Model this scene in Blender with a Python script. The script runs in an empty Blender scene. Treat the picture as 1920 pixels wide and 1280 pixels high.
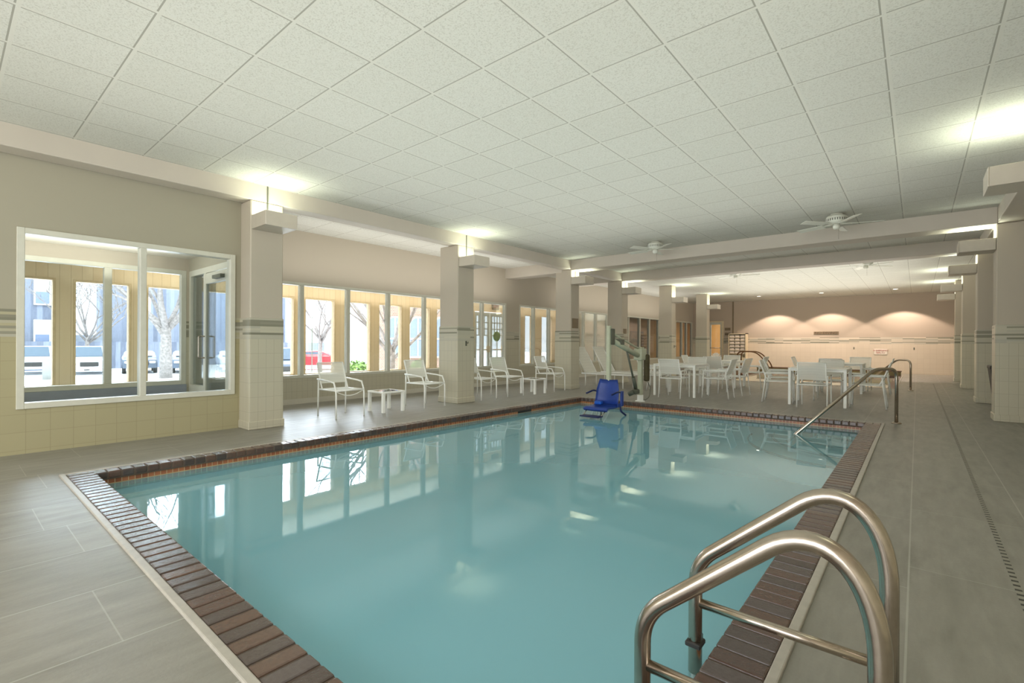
import bpy, bmesh, math, random
from mathutils import Vector, Matrix
random.seed(7)
R = math.radians
SC = bpy.context.scene
COL = SC.collection

# ------------------------------------------------------------------ materials
def nt(name):
    m = bpy.data.materials.new(name); m.use_nodes = True
    n = m.node_tree.nodes; l = m.node_tree.links
    n.clear()
    out = n.new('ShaderNodeOutputMaterial')
    return m, n, l, out

def srgb(c):
    f = lambda v: v/12.92 if v <= .04045 else ((v+.055)/1.055)**2.4
    return tuple(f(x/255) for x in c)+(1,)

class G:
    """tiny node-graph helper"""
    def __init__(s, n, l): s.n, s.l = n, l
    def put(s, sock, v):
        if isinstance(v, bpy.types.NodeSocket): s.l.new(v, sock)
        else: sock.default_value = v
    def m(s, op, a, b=0.0, c=0.0):
        x = s.n.new('ShaderNodeMath'); x.operation = op
        s.put(x.inputs[0], a); s.put(x.inputs[1], b); s.put(x.inputs[2], c)
        return x.outputs[0]
    def mix(s, f, a, b):
        x = s.n.new('ShaderNodeMix'); x.data_type = 'RGBA'
        s.put(x.inputs[0], f); s.put(x.inputs[6], a); s.put(x.inputs[7], b)
        return x.outputs[2]
    def pos(s):
        g = s.n.new('ShaderNodeNewGeometry')
        sp = s.n.new('ShaderNodeSeparateXYZ'); s.l.new(g.outputs['Position'], sp.inputs[0])
        return g, sp.outputs[0], sp.outputs[1], sp.outputs[2]
    def noise(s, scale, vec=None, detail=3.0, rough=.55):
        x = s.n.new('ShaderNodeTexNoise'); x.inputs['Scale'].default_value = scale
        x.inputs['Detail'].default_value = detail; x.inputs['Roughness'].default_value = rough
        if vec is not None: s.l.new(vec, x.inputs['Vector'])
        return x.outputs['Fac']
    def white(s, a, b):
        c = s.n.new('ShaderNodeCombineXYZ'); s.put(c.inputs[0], a); s.put(c.inputs[1], b)
        w = s.n.new('ShaderNodeTexWhiteNoise'); w.noise_dimensions = '3D'; s.l.new(c.outputs[0], w.inputs['Vector'])
        return w.outputs['Value']
    def ramp(s, f, lo, hi):
        x = s.n.new('ShaderNodeMapRange'); s.put(x.inputs[0], f)
        x.inputs[1].default_value = lo; x.inputs[2].default_value = hi
        return x.outputs[0]
    def bump(s, h, dist, strength=1.0):
        b = s.n.new('ShaderNodeBump'); b.inputs['Distance'].default_value = dist
        b.inputs['Strength'].default_value = strength; s.l.new(h, b.inputs['Height'])
        return b.outputs[0]
    def princ(s, out, base, rough=.5, metal=0.0, normal=None, spec=.5, alpha=None):
        p = s.n.new('ShaderNodeBsdfPrincipled')
        s.put(p.inputs['Base Color'], base); s.put(p.inputs['Roughness'], rough)
        p.inputs['Metallic'].default_value = metal
        p.inputs['Specular IOR Level'].default_value = spec
        if normal is not None: s.l.new(normal, p.inputs['Normal'])
        if alpha is not None: s.put(p.inputs['Alpha'], alpha)
        s.l.new(p.outputs[0], out.inputs[0])
        return p

def simple(name, rgb, rough=.5, metal=0.0, var=.06, scale=12, spec=.5, alpha=None, bump=0):
    m, n, l, out = nt(name); g = G(n, l)
    tc = n.new('ShaderNodeTexCoord')
    f = g.noise(scale, tc.outputs['Object'])
    c = srgb(rgb)
    d = tuple(x*(1-var*2) for x in c[:3])+(1,)
    u = tuple(min(1, x*(1+var)) for x in c[:3])+(1,)
    base = g.mix(g.ramp(f, .3, .7), d, u)
    nrm = g.bump(f, bump) if bump else None
    g.princ(out, base, rough, metal, nrm, spec, alpha)
    return m

def emis(name, rgb, st):
    m, n, l, out = nt(name)
    e = n.new('ShaderNodeEmission'); e.inputs[0].default_value = srgb(rgb); e.inputs[1].default_value = st
    l.new(e.outputs[0], out.inputs[0]); return m

def line(g, v, period, off, half):
    """1 on a grid line of the given half width"""
    t = g.m('FRACT', g.m('DIVIDE', g.m('SUBTRACT', v, off-period*50), period))
    d = g.m('ABSOLUTE', g.m('SUBTRACT', t, .5))          # .5 on the line
    return g.m('GREATER_THAN', d, .5-half/period)

def mat_ceiling():
    m, n, l, out = nt('ceiling_tile'); g = G(n, l)
    geo, x, y, z = g.pos()
    T = .61
    a = line(g, x, T, -6.275+T*10, .012); b = line(g, y, T, .325, .012)
    grid = g.m('MAXIMUM', a, b)
    # dark reveal beside the T bars
    a2 = line(g, g.m('ADD', x, .006), T, -6.275+T*10, .017); b2 = line(g, g.m('ADD', y, .006), T, .325, .017)
    rev = g.m('MAXIMUM', a2, b2)
    cell = g.white(g.m('FLOOR', g.m('DIVIDE', g.m('ADD', x, 6.275), T)), g.m('FLOOR', g.m('DIVIDE', g.m('SUBTRACT', y, .325), T)))
    sp = g.noise(95, geo.outputs['Position'], 2.0, .6)
    base = g.mix(g.ramp(sp, .36, .50), srgb((190,188,176)), srgb((207,206,195)))
    base = g.mix(g.m('MULTIPLY', cell, .10), base, srgb((178,176,160)))
    base = g.mix(rev, base, srgb((158,156,144)))
    base = g.mix(grid, base, srgb((206,204,192)))
    h = g.m('MAXIMUM', g.m('MULTIPLY', sp, .3), grid)
    g.princ(out, base, .8, normal=g.bump(sp, .003, .5), spec=.2)
    return m

def mat_wall(name, paint, tile, line_c, tile_w=.105, tile_h=.2):
    m, n, l, out = nt(name); g = G(n, l)
    geo, x, y, z = g.pos()
    h = g.m('ADD', x, g.m('MULTIPLY', y, 1.0))
    nz = g.noise(1.3, geo.outputs['Position'], 4)
    P = g.mix(g.m('MULTIPLY', nz, .15), srgb(paint), tuple(v*.8 for v in srgb(paint)[:3])+(1,))
    gr = g.m('MAXIMUM', line(g, h, tile_w, 0, .0022), line(g, z, tile_h, .04, .002))
    cell = g.white(g.m('FLOOR', g.m('DIVIDE', h, tile_w)), g.m('FLOOR', g.m('DIVIDE', g.m('SUBTRACT', z, .04), tile_h)))
    Tl = g.mix(g.m('MULTIPLY', cell, .16), srgb(tile), tuple(v*.82 for v in srgb(tile)[:3])+(1,))
    Tl = g.mix(g.m('MULTIPLY', gr, .75), Tl, srgb(line_c))
    # mosaic band of thin strips, 1.24 - 1.53
    row = g.m('FLOOR', g.m('DIVIDE', g.m('SUBTRACT', z, 1.24), .029))
    seg = g.m('FLOOR', g.m('DIVIDE', g.m('ADD', h, g.m('MULTIPLY', row, .37)), .74))
    w = g.white(row, seg)
    w2 = g.white(g.m('ADD', row, 13), seg)
    strip = g.mix(g.m('GREATER_THAN', w, .66), g.mix(w2, srgb(tile), srgb((176,172,156))), g.mix(w2, srgb((128,126,108)), srgb((152,148,130))))
    inb = g.m('MULTIPLY', g.m('GREATER_THAN', z, 1.24), g.m('LESS_THAN', z, 1.53))
    base = g.mix(g.m('GREATER_THAN', z, 1.24), Tl, P)
    base = g.mix(inb, base, strip)
    rough = g.m('SUBTRACT', .6, g.m('MULTIPLY', g.m('LESS_THAN', z, 1.53), .25))
    g.princ(out, base, rough, spec=.35)
    return m

def mat_deck():
    m, n, l, out = nt('deck_tile'); g = G(n, l)
    geo, x, y, z = g.pos()
    row = g.m('FLOOR', g.m('DIVIDE', g.m('ADD', x, 9.03), .6))
    yy = g.m('ADD', y, g.m('MULTIPLY', g.white(row, 3.0), .9))
    gl = line(g, x, .6, -9.03, .004)
    gc = line(g, yy, 1.2, .0, .003)
    cell = g.white(row, g.m('FLOOR', g.m('DIVIDE', yy, 1.2)))
    n1 = g.noise(1.6, geo.outputs['Position'], 6, .65)
    n2 = g.noise(60, geo.outputs['Position'], 3, .6)
    st = n.new('ShaderNodeMapping'); st.inputs['Scale'].default_value = (6, 1.2, 1); l.new(geo.outputs['Position'], st.inputs[0])
    n3 = g.noise(2.0, st.outputs[0], 5, .6)
    base = g.mix(g.ramp(n3, .3, .7), srgb((124,122,112)), srgb((158,155,145)))
    base = g.mix(g.m('MULTIPLY', g.ramp(n1, .35, .7), .5), base, srgb((164,160,150)))
    base = g.mix(g.m('MULTIPLY', n2, .35), base, srgb((124,120,108)))
    base = g.mix(g.m('MULTIPLY', cell, .22), base, srgb((108,104,94)))
    base = g.mix(g.m('MULTIPLY', gc, .45), base, srgb((182,180,170)))
    base = g.mix(g.m('MULTIPLY', gl, .45), base, srgb((190,189,180)))
    hh = g.m('ADD', g.m('MULTIPLY', n2, .5), g.m('MULTIPLY', n1, 1.5))
    rough = g.ramp(n1, -.6, 1.2)
    g.princ(out, base, g.m('ADD', .33, g.m('MULTIPLY', n1, .2)), normal=g.bump(hh, .004, .35), spec=.5)
    return m

def mat_brick(name, cols, rough=.4, spec=.5):
    """each brick is its own mesh island and gets its own tone"""
    m, n, l, out = nt(name); g = G(n, l)
    geo, x, y, z = g.pos()
    r = n.new('ShaderNodeValToRGB'); r.color_ramp.interpolation = 'CONSTANT'
    e = r.color_ramp.elements
    e[0].color = srgb(cols[0]); e[0].position = 0
    e[1].color = srgb(cols[1]); e[1].position = 1/len(cols)
    for i, c in enumerate(cols[2:]):
        k = e.new((i+2)/len(cols)); k.color = srgb(c)
    l.new(geo.outputs['Random Per Island'], r.inputs[0])
    f = g.noise(55, geo.outputs['Position'], 4, .7)
    base = g.mix(g.m('MULTIPLY', g.ramp(f, .35, .65), .35), r.outputs[0], srgb((64,48,40)))
    g.princ(out, base, rough, normal=g.bump(f, .002, .6), spec=spec)
    return m

def mat_waterline():
    m, n, l, out = nt('waterline_tile'); g = G(n, l)
    geo, x, y, z = g.pos()
    h = g.m('ADD', x, y)
    gr = g.m('MAXIMUM', line(g, h, .05, 0, .003), line(g, z, .05, -.052, .003))
    cell = g.white(g.m('FLOOR', g.m('DIVIDE', h, .05)), g.m('FLOOR', g.m('DIVIDE', g.m('ADD', z, .052), .05)))
    base = g.mix(cell, srgb((140,84,56)), srgb((176,112,76)))
    base = g.mix(gr, base, srgb((196,170,130)))
    g.princ(out, base, .25)
    return m

def mat_water(name, tint, body=(164,226,238), k=.42):
    m, n, l, out = nt(name); g = G(n, l)
    geo, x, y, z = g.pos()
    nz = g.noise(1.7, geo.outputs['Position'], 2, .4)
    nrm = g.bump(nz, .004, .25)
    tr = n.new('ShaderNodeBsdfTransparent'); tr.inputs[0].default_value = tint
    gl = n.new('ShaderNodeBsdfGlossy'); gl.inputs['Roughness'].default_value = .012
    gl.inputs[0].default_value = (.92, .97, 1, 1)
    fr = n.new('ShaderNodeFresnel'); fr.inputs[0].default_value = 1.36
    l.new(nrm, gl.inputs['Normal']); l.new(nrm, fr.inputs['Normal'])
    df = n.new('ShaderNodeBsdfDiffuse'); df.inputs[0].default_value = srgb(body)
    bd = n.new('ShaderNodeMixShader'); bd.inputs[0].default_value = k
    l.new(tr.outputs[0], bd.inputs[1]); l.new(df.outputs[0], bd.inputs[2])
    mx = n.new('ShaderNodeMixShader'); l.new(fr.outputs[0], mx.inputs[0])
    l.new(bd.outputs[0], mx.inputs[1]); l.new(gl.outputs[0], mx.inputs[2])
    l.new(mx.outputs[0], out.inputs[0]); return m

def mat_glass(name, tint=(.93,.96,.97,1), k=.6):
    m, n, l, out = nt(name); g = G(n, l)
    tr = n.new('ShaderNodeBsdfTransparent'); tr.inputs[0].default_value = tint
    gl = n.new('ShaderNodeBsdfGlossy'); gl.inputs['Roughness'].default_value = .01
    fr = n.new('ShaderNodeFresnel'); fr.inputs[0].default_value = 1.45
    f = g.m('MULTIPLY', fr.outputs[0], k)
    mx = n.new('ShaderNodeMixShader'); l.new(f, mx.inputs[0])
    l.new(tr.outputs[0], mx.inputs[1]); l.new(gl.outputs[0], mx.inputs[2])
    l.new(mx.outputs[0], out.inputs[0]); return m

def mat_wood(name, a, b, period=.14):
    m, n, l, out = nt(name); g = G(n, l)
    geo, x, y, z = g.pos()
    h = g.m('ADD', x, y)
    row = g.m('FLOOR', g.m('DIVIDE', h, period))
    w = g.white(row, 1.0)
    mp = n.new('ShaderNodeMapping'); mp.inputs['Scale'].default_value = (9, 9, 1); l.new(geo.outputs['Position'], mp.inputs[0])
    f = g.noise(2.2, mp.outputs[0], 4)
    base = g.mix(g.m('ADD', g.m('MULTIPLY', w, .55), g.m('MULTIPLY', f, .45)), srgb(a), srgb(b))
    base = g.mix(g.m('MULTIPLY', line(g, h, period, 0, .004), .5), base, tuple(v*.6 for v in srgb(a)[:3])+(1,))
    g.princ(out, base, .55, spec=.3); return m

def mat_brickwall(name, a, b, mortar):
    m, n, l, out = nt(name)
    geo = n.new('ShaderNodeNewGeometry'); sp = n.new('ShaderNodeSeparateXYZ'); l.new(geo.outputs['Position'], sp.inputs[0])
    g = G(n, l)
    c = n.new('ShaderNodeCombineXYZ'); l.new(g.m('ADD', sp.outputs[0], sp.outputs[1]), c.inputs[0]); l.new(sp.outputs[2], c.inputs[1])
    br = n.new('ShaderNodeTexBrick'); br.inputs['Scale'].default_value = 3.5
    br.inputs['Color1'].default_value = srgb(a); br.inputs['Color2'].default_value = srgb(b); br.inputs['Mortar'].default_value = srgb(mortar)
    l.new(c.outputs[0], br.inputs['Vector'])
    g.princ(out, br.outputs[0], .8, spec=.2); return m

def mat_sling(name, rgb, alpha=.85):
    m, n, l, out = nt(name); g = G(n, l)
    tc = n.new('ShaderNodeTexCoord')
    sp = n.new('ShaderNodeSeparateXYZ'); l.new(tc.outputs['Object'], sp.inputs[0])
    f = g.noise(30, tc.outputs['Object'])
    st = g.m('FRACT', g.m('MULTIPLY', g.m('ADD', sp.outputs[1], sp.outputs[2]), 30.0))
    base = g.mix(g.m('MULTIPLY', g.m('GREATER_THAN', st, .5), .12), srgb(rgb), tuple(v*.7 for v in srgb(rgb)[:3])+(1,))
    base = g.mix(g.m('MULTIPLY', f, .15), base, tuple(v*.8 for v in srgb(rgb)[:3])+(1,))
    g.princ(out, base, .7, alpha=alpha, spec=.2); return m

M = {}
M['ceiling'] = mat_ceiling()
M['wall'] = mat_wall('wall_paint_and_tile', (188,178,160), (192,186,164), (156,150,130))
M['window_wall'] = mat_wall('window_wall_paint_and_tile', (166,160,140), (170,162,128), (146,138,108), .19, .19)
M['far_wall'] = mat_wall('far_wall_paint_and_tile', (182,168,150), (214,200,178), (190,174,150), .2, .2)
M['beam'] = simple('beam_paint', (194,185,170), .6, var=.02, scale=2)
M['trim'] = simple('trim_paint', (205,200,184), .45, var=.02, scale=4)
M['deck'] = mat_deck()
M['coping'] = mat_brick('coping_brick', [(84,61,52),(92,67,56),(80,67,63),(71,56,50),(97,71,57),(88,76,73)], .26, .9)
M['mortar'] = simple('coping_mortar', (92,78,66), .8)
M['strip'] = simple('pale_edge_strip', (178,172,160), .4, var=.05, scale=20)
M['plaster'] = simple('pool_plaster', (205,244,250), .7, var=.03, scale=1.5)
M['stepline'] = simple('step_edge_tile', (14,52,60), .4)
M['waterline'] = mat_waterline()
M['water'] = mat_water('pool_water', (.77,.94,1,1))
M['spa_water'] = mat_water('spa_water', (.95,.97,.9,1), (244,232,206), .75)  # cream body colour carries the reflection of the lit far wall
M['spa_tile'] = simple('olive_waterline_tile', (112,98,56), .4)
M['spa_coping'] = mat_brick('far_pool_coping', [(96,66,52),(110,78,60),(86,62,50)], .35)
M['spa_plaster'] = simple('spa_plaster', (206,196,160), .6)  # bottom coloured cream too, for the same reflection
M['steel'] = simple('brushed_steel', (190,178,164), .22, metal=1.0, var=.04, scale=40)
M['white_metal'] = simple('white_powder_coat', (246,246,238), .35, var=.02)
def mat_drain():
    m, n, l, out = nt('slotted_drain'); g = G(n, l); geo, x, y, z = g.pos()
    f = g.m('GREATER_THAN', g.m('FRACT', g.m('DIVIDE', y, .06)), .6)
    g.princ(out, g.mix(f, srgb((150,147,134)), srgb((58,56,50))), .5); return m
M['drain'] = mat_drain()
M['pane_blue'] = simple('pane_blue', (128,142,172), .2)
def mat_vent():
    m, n, l, out = nt('fan_vent_slots'); g = G(n, l); tc = n.new('ShaderNodeTexCoord'); sp = n.new('ShaderNodeSeparateXYZ'); l.new(tc.outputs['Object'], sp.inputs[0])
    a = g.m('ARCTAN2', sp.outputs[1], sp.outputs[0])
    f = g.m('GREATER_THAN', g.m('FRACT', g.m('MULTIPLY', a, 28/6.28318)), .6)
    g.princ(out, g.mix(f, srgb((214,214,200)), srgb((90,90,82))), .5); return m
M['vent'] = mat_vent()
M['sling'] = mat_sling('white_sling_mesh', (246,246,236), .74)
M['fixture'] = simple('fixture_enamel', (190,181,165), .45, var=.02)
M['lamp'] = emis('lamp_panel', (240,255,225), 6)
M['lamp_warm'] = emis('downlight_lens', (255,244,225), 8)
M['fan'] = simple('fan_white', (214,214,200), .4, var=.02)
M['dark'] = simple('dark_plastic', (44,43,42), .5)
M['blue'] = simple('blue_moulded_plastic', (32,62,140), .38, var=.06, scale=5)
M['blue_dark'] = simple('navy_blue_plastic', (24,36,84), .4)
M['lift'] = simple('lift_cream_enamel', (190,192,166), .4, var=.04)
M['lift_dark'] = simple('actuator_grey', (96,98,84), .45)
M['olive'] = simple('olive_cover_cloth', (84,76,52), .8, var=.1)
M['glass'] = mat_glass('window_glass')
M['cedar'] = mat_wood('cedar_boards', (226,194,150), (238,214,176))
M['tan'] = simple('tan_wood_frame', (222,194,150), .5, var=.05)
M['white_frame'] = simple('white_window_frame', (208,206,190), .4, var=.02)
M['porch_floor'] = simple('porch_grey_floor', (140,148,160), .5, var=.06, scale=3)
M['grey_panel'] = simple('grey_blue_panel', (150,156,166), .5, var=.04, scale=3)
M['lobby'] = simple('lobby_wall_ochre', (196,150,92), .6, var=.06, scale=2)
M['sign'] = simple('sign_taupe', (128,112,88), .5)
M['sign_text'] = simple('sign_text_dark', (74,62,48), .5)
M['red_text'] = simple('sign_text_red', (170,60,40), .5)
M['paper'] = simple('sign_white', (232,222,206), .5)
M['siding'] = mat_wood('weathered_grey_siding', (78,84,102), (160,166,182), .3)
M['brickwall'] = mat_brickwall('pale_brick', (160,128,110), (140,108,94), (186,176,166))
M['snow'] = simple('bright_pavement', (236,236,236), .8, var=.02, scale=.4)
M['bark'] = simple('grey_bark', (146,138,134), .9, var=.2, scale=9)
M['leaf'] = simple('shrub_green', (128,160,84), .8, var=.3, scale=8)
M['concrete'] = simple('bollard_concrete', (150,150,146), .9)
M['towel'] = simple('pale_towel', (236,222,206), .9)
M['shelf'] = simple('cream_cabinet', (222,206,172), .5)

# ------------------------------------------------------------------ mesh helpers
class MB:
    def __init__(s): s.bm = bmesh.new()
    def box(s, x0, x1, y0, y1, z0, z1, bev=0.0, seg=1, mat=None):
        b = bmesh.new()
        bmesh.ops.create_cube(b, size=1)
        sx, sy, sz = x1-x0, y1-y0, z1-z0
        for v in b.verts: v.co = Vector(((x0+x1)/2+v.co.x*sx, (y0+y1)/2+v.co.y*sy, (z0+z1)/2+v.co.z*sz))
        if bev: bmesh.ops.bevel(b, geom=b.edges[:], offset=min(bev, .45*min(sx, sy, sz)), segments=seg, affect='EDGES', profile=.5)
        if mat is not None: bmesh.ops.transform(b, matrix=mat, verts=b.verts)
        s._add(b); return s
    def _add(s, b):
        me = bpy.data.meshes.new('t'); b.to_mesh(me); b.free(); s.bm.from_mesh(me); bpy.data.meshes.remove(me)
    def tube(s, pts, r, seg=12, cap=True, r2=None):
        pts = [Vector(p) for p in pts]; n = len(pts)
        rings = []; up = None
        for i, p in enumerate(pts):
            if i == 0: t = pts[1]-pts[0]
            elif i == n-1: t = pts[-1]-pts[-2]
            else: t = (pts[i+1]-pts[i]).normalized()+(pts[i]-pts[i-1]).normalized()
            t.normalize()
            if up is None:
                a = Vector((0, 0, 1)) if abs(t.z) < .9 else Vector((1, 0, 0))
                up = t.cross(a).normalized()
            else:
                up = (up-t*up.dot(t)).normalized()
            sd = t.cross(up)
            rr = r if r2 is None else r+(r2-r)*i/(n-1)
            rings.append([s.bm.verts.new(p+(up*math.cos(2*math.pi*k/seg)+sd*math.sin(2*math.pi*k/seg))*rr) for k in range(seg)])
        for a, b in zip(rings, rings[1:]):
            for k in range(seg):
                f = s.bm.faces.new((a[k], a[(k+1) % seg], b[(k+1) % seg], b[k])); f.smooth = True
        if cap:
            s.bm.faces.new(rings[0][::-1]); s.bm.faces.new(rings[-1])
        return s
    def lathe(s, prof, cx=0, cy=0, seg=24, smooth=True):
        rings = []
        for r, z in prof:
            rings.append([s.bm.verts.new((cx+r*math.cos(2*math.pi*k/seg), cy+r*math.sin(2*math.pi*k/seg), z)) for k in range(seg)])
        for a, b in zip(rings, rings[1:]):
            for k in range(seg):
                f = s.bm.faces.new((a[k], a[(k+1) % seg], b[(k+1) % seg], b[k])); f.smooth = smooth
        s.bm.faces.new(rings[0][::-1]); s.bm.faces.new(rings[-1]); return s
    def poly(s, pts, depth_vec=None):
        vs = [s.bm.verts.new(p) for p in pts]; f = s.bm.faces.new(vs)
        if depth_vec is not None:
            d = Vector(depth_vec)
            ws = [s.bm.verts.new(Vector(p)+d) for p in pts]; s.bm.faces.new(ws[::-1])
            for i in range(len(vs)):
                j = (i+1) % len(vs); s.bm.faces.new((vs[j], vs[i], ws[i], ws[j]))
        return s
    def sheet(s, grid, th=.004):
        """grid of points -> thin two-sided shell"""
        n, m = len(grid), len(grid[0])
        T = [[s.bm.verts.new(p) for p in row] for row in grid]
        for i in range(n-1):
            for j in range(m-1):
                f = s.bm.faces.new((T[i][j], T[i+1][j], T[i+1][j+1], T[i][j+1])); f.smooth = True
        return s
    def build(s, name, mat, parent=None, loc=None, rotz=0, recalc=True):
        if recalc: bmesh.ops.recalc_face_normals(s.bm, faces=s.bm.faces)
        me = bpy.data.meshes.new(name); s.bm.to_mesh(me); s.bm.free()
        me.materials.append(M[mat] if isinstance(mat, str) else mat)
        o = bpy.data.objects.new(name, me); COL.objects.link(o)
        if parent is not None: o.parent = parent
        if loc: o.location = loc
        o.rotation_euler.z = rotz
        return o

def arc_path(pts, rad, n=7):
    """polyline with rounded corners"""
    pts = [Vector(p) for p in pts]; out = [pts[0]]
    rads = rad if isinstance(rad, (list, tuple)) else [rad]*(len(pts)-2)
    for i in range(1, len(pts)-1):
        a, b, c = pts[i-1], pts[i], pts[i+1]
        d1 = (a-b); d2 = (c-b); r = min(rads[i-1], d1.length*.49, d2.length*.49)
        p0 = b+d1.normalized()*r; p1 = b+d2.normalized()*r
        for k in range(n+1):
            t = k/n; out.append(p0*(1-t)**2+b*2*t*(1-t)+p1*t*t)
    out.append(pts[-1]); return out

def tag(o, label, cat, group=None, kind=None):
    o['label'] = label; o['category'] = cat
    if group: o['group'] = group
    if kind: o['kind'] = kind
    return o
def struct(o):
    o['kind'] = 'structure'; return o
def empty(name, loc=(0,0,0), rotz=0):
    o = bpy.data.objects.new(name, None); COL.objects.link(o)
    o.location = loc; o.rotation_euler.z = rotz; o.empty_display_size = .1
    return o
def copy_tree(o, parent=None):
    c = o.copy(); COL.objects.link(c)
    if parent is not None: c.parent = parent
    for ch in list(o.children): copy_tree(ch, c)
    return c
def put(proto, used, loc, rz, label, group):
    o = proto if not used else copy_tree(proto)
    o.location = loc; o.rotation_euler.z = rz
    o['label'] = label; o['group'] = group
    return o
def text_mesh(name, s, size, mat, parent, loc, rot, ext=.002):
    cu = bpy.data.curves.new(name, 'FONT'); cu.body = s; cu.size = size; cu.align_x = 'CENTER'; cu.align_y = 'CENTER'; cu.extrude = ext
    t = bpy.data.objects.new(name, cu); COL.objects.link(t)
    bpy.context.view_layer.update()
    dg = bpy.context.evaluated_depsgraph_get()
    me = bpy.data.meshes.new_from_object(t.evaluated_get(dg)); bpy.data.objects.remove(t)
    me.materials.clear(); me.materials.append(M[mat])
    o = bpy.data.objects.new(name, me); COL.objects.link(o); o.parent = parent
    o.location = loc; o.rotation_euler = rot; return o

# ------------------------------------------------------------------ shell
CZ = 3.363
XL, XR = -6.93, .955            # inner faces of the two rows of columns
XW, XE = -9.2, -10.8            # bay window wall, outer porch wall
YF, YN = 26.0, -3.6             # far wall, end behind the camera
PX0, PX1, PY0, PY1 = -5.65, -.59, .90, 9.07      # pool water edges
OX0, OX1, OY0, OY1 = -5.83, -.37, .69, 9.25      # outer edge of coping
SX0, SX1, SY0, SY1 = -5.4, -.62, 16.95, 23.6     # spa pool

b = MB()
def fl(x0, x1, y0, y1): b.box(x0, x1, y0, y1, -.12, 0)
fl(-9.3, OX0, YN, YF); fl(OX1, 1.7, YN, YF); fl(OX0, OX1, YN, OY0); fl(OX0, OX1, OY1, SY0-.2); fl(OX0, OX1, SY1+.2, YF)
fl(OX0, SX0-.2, SY0-.2, SY1+.2); fl(SX1+.2, OX1, SY0-.2, SY1+.2)
struct(b.build('floor', 'deck'))
struct(MB().box(-11.0, -9.3, YN, 30, -.12, 0).build('floor_porch', 'porch_floor'))
struct(MB().box(-9.35, 2.0, YN, 30, CZ, CZ+.25).build('ceiling', 'ceiling'))
struct(MB().box(-11.1, -9.32, YN, 30, 2.47, 2.8).build('ceiling_porch', 'trim'))

# near-left wall with the big window into the glazed porch
b = MB()
WX0, WX1 = -7.40, -7.25
wy0, wy1, wz0, wz1 = .525, 2.645, .475, 2.40
b.box(WX0, WX1, YN, wy0, 0, CZ); b.box(WX0, WX1, wy1, 2.76, 0, CZ)
b.box(WX0, WX1, wy0, wy1, 0, wz0); b.box(WX0, WX1, wy0, wy1, wz1, CZ)
b.box(-9.2, WX0, 2.66, 2.76, 2.35, CZ)
struct(b.build('wall_left', 'window_wall'))
struct(MB().box(-9.2, WX0, YN, 2.66, 2.55, 2.60).build('ceiling_vestibule', 'trim'))

def window(name, X, y0, y1, z0, z1, mull, fw=.05, dep=.10, mat='white_frame', glassmat='glass', mw=None, rails=()):
    """a frame with mullions in the plane X, one glass sheet"""
    w = empty(name, (X, y0, z0)); struct(w)
    f = MB(); mw = mw or fw
    L, H = y1-y0, z1-z0
    f.box(-dep/2, dep/2, 0, fw, 0, H, .004); f.box(-dep/2, dep/2, L-fw, L, 0, H, .004)
    f.box(-dep/2, dep/2, fw, L-fw, 0, fw, .004); f.box(-dep/2, dep/2, fw, L-fw, H-fw, H, .004)
    for y in mull: f.box(-dep/2, dep/2, y-y0-mw/2, y-y0+mw/2, fw, H-fw, .004)
    for z in rails: f.box(-dep/2*.8, dep/2*.8, fw, L-fw, z-z0-.02, z-z0+.02)
    f.build('window_frame', mat, w)
    g = MB().box(-.004, .004, fw*.5, L-fw*.5, fw*.5, H-fw*.5); g.build('glass', glassmat, w)
    return w
window('window_1', -7.30, wy0, wy1, wz0, wz1, [1.61], fw=.062, dep=.14)

# bay wall at XW, windows 2..6
b = MB()
def wx(y0, y1, z0, z1): b.box(XW-.12, XW, y0, y1, z0, z1)
ST, WT = .50, 2.36
groups = [(3.0, 10.68, [4.57, 5.575, 6.59, 7.64, 8.66, 9.69]),
          (11.28, 16.75, [12.03, 12.85, 13.9, 15.0, 15.86]),
          (18.0, 22.45, [18.5, 19.57, 20.55, 21.55]),
          (23.6, 25.9, [24.45, 25.1])]
wx(YN, 26.1, WT, CZ); wx(YN, 26.1, 0, ST)
wx(YN, .0, ST, WT); wx(2.62, 3.0, ST, WT); wx(10.68, 11.28, ST, WT); wx(16.75, 18.0, ST, WT); wx(22.45, 23.6, ST, WT); wx(25.9, 26.1, ST, WT)
struct(b.build('wall_bay', 'wall'))
for i, (a, c, ml) in enumerate(groups):
    window('window_%d' % (i+2), XW-.05, a, c, ST, WT, ml, fw=.055, dep=.11, mw=.075)
window('window_6', XW-.05, .0, 2.62, ST, WT, [1.62], fw=.07, dep=.11, mw=.09)
struct(MB().box(XW+.001, XW+.02, 2.8, 23.5, 0, .1).build('baseboard_bay', 'trim'))
struct(MB().box(XW+.001, XW+.03, 0, 2.62, 0, .5).build('sill_shade_panel', 'grey_panel'))  # added sheet; its colour holds the bluish shade on the sill wall

# glazed end of the vestibule with its door standing between porch and pool hall
d = empty('door_1', (-9.2, 2.70, 0)); struct(d)
f = MB()
f.box(0, .08, -.04, .04, 0, 2.35); f.box(1.75, 1.80, -.04, .04, 0, 2.35); f.box(.08, 1.75, -.04, .04, 2.26, 2.35)
f.box(.70, .76, -.04, .04, 0, 2.26); f.box(.08, .70, -.04, .04, 0, .5); 
f.build('door_frame', 'white_frame', d)
l_ = MB(); l_.box(.76, .86, -.07, -.02, .02, 2.24, .004); l_.box(1.65, 1.75, -.07, -.02, .02, 2.24, .004); l_.box(.86, 1.65, -.07, -.02, .02, .30, .004); l_.box(.86, 1.65, -.07, -.02, 2.08, 2.24, .004)
l_.build('door_leaf', 'white_frame', d)
MB().box(.86, 1.65, -.05, -.042, .30, 2.08).build('glass', 'glass', d)
MB().box(.08, .70, -.004, .004, .5, 2.26).build('glass', 'glass', d)
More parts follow.
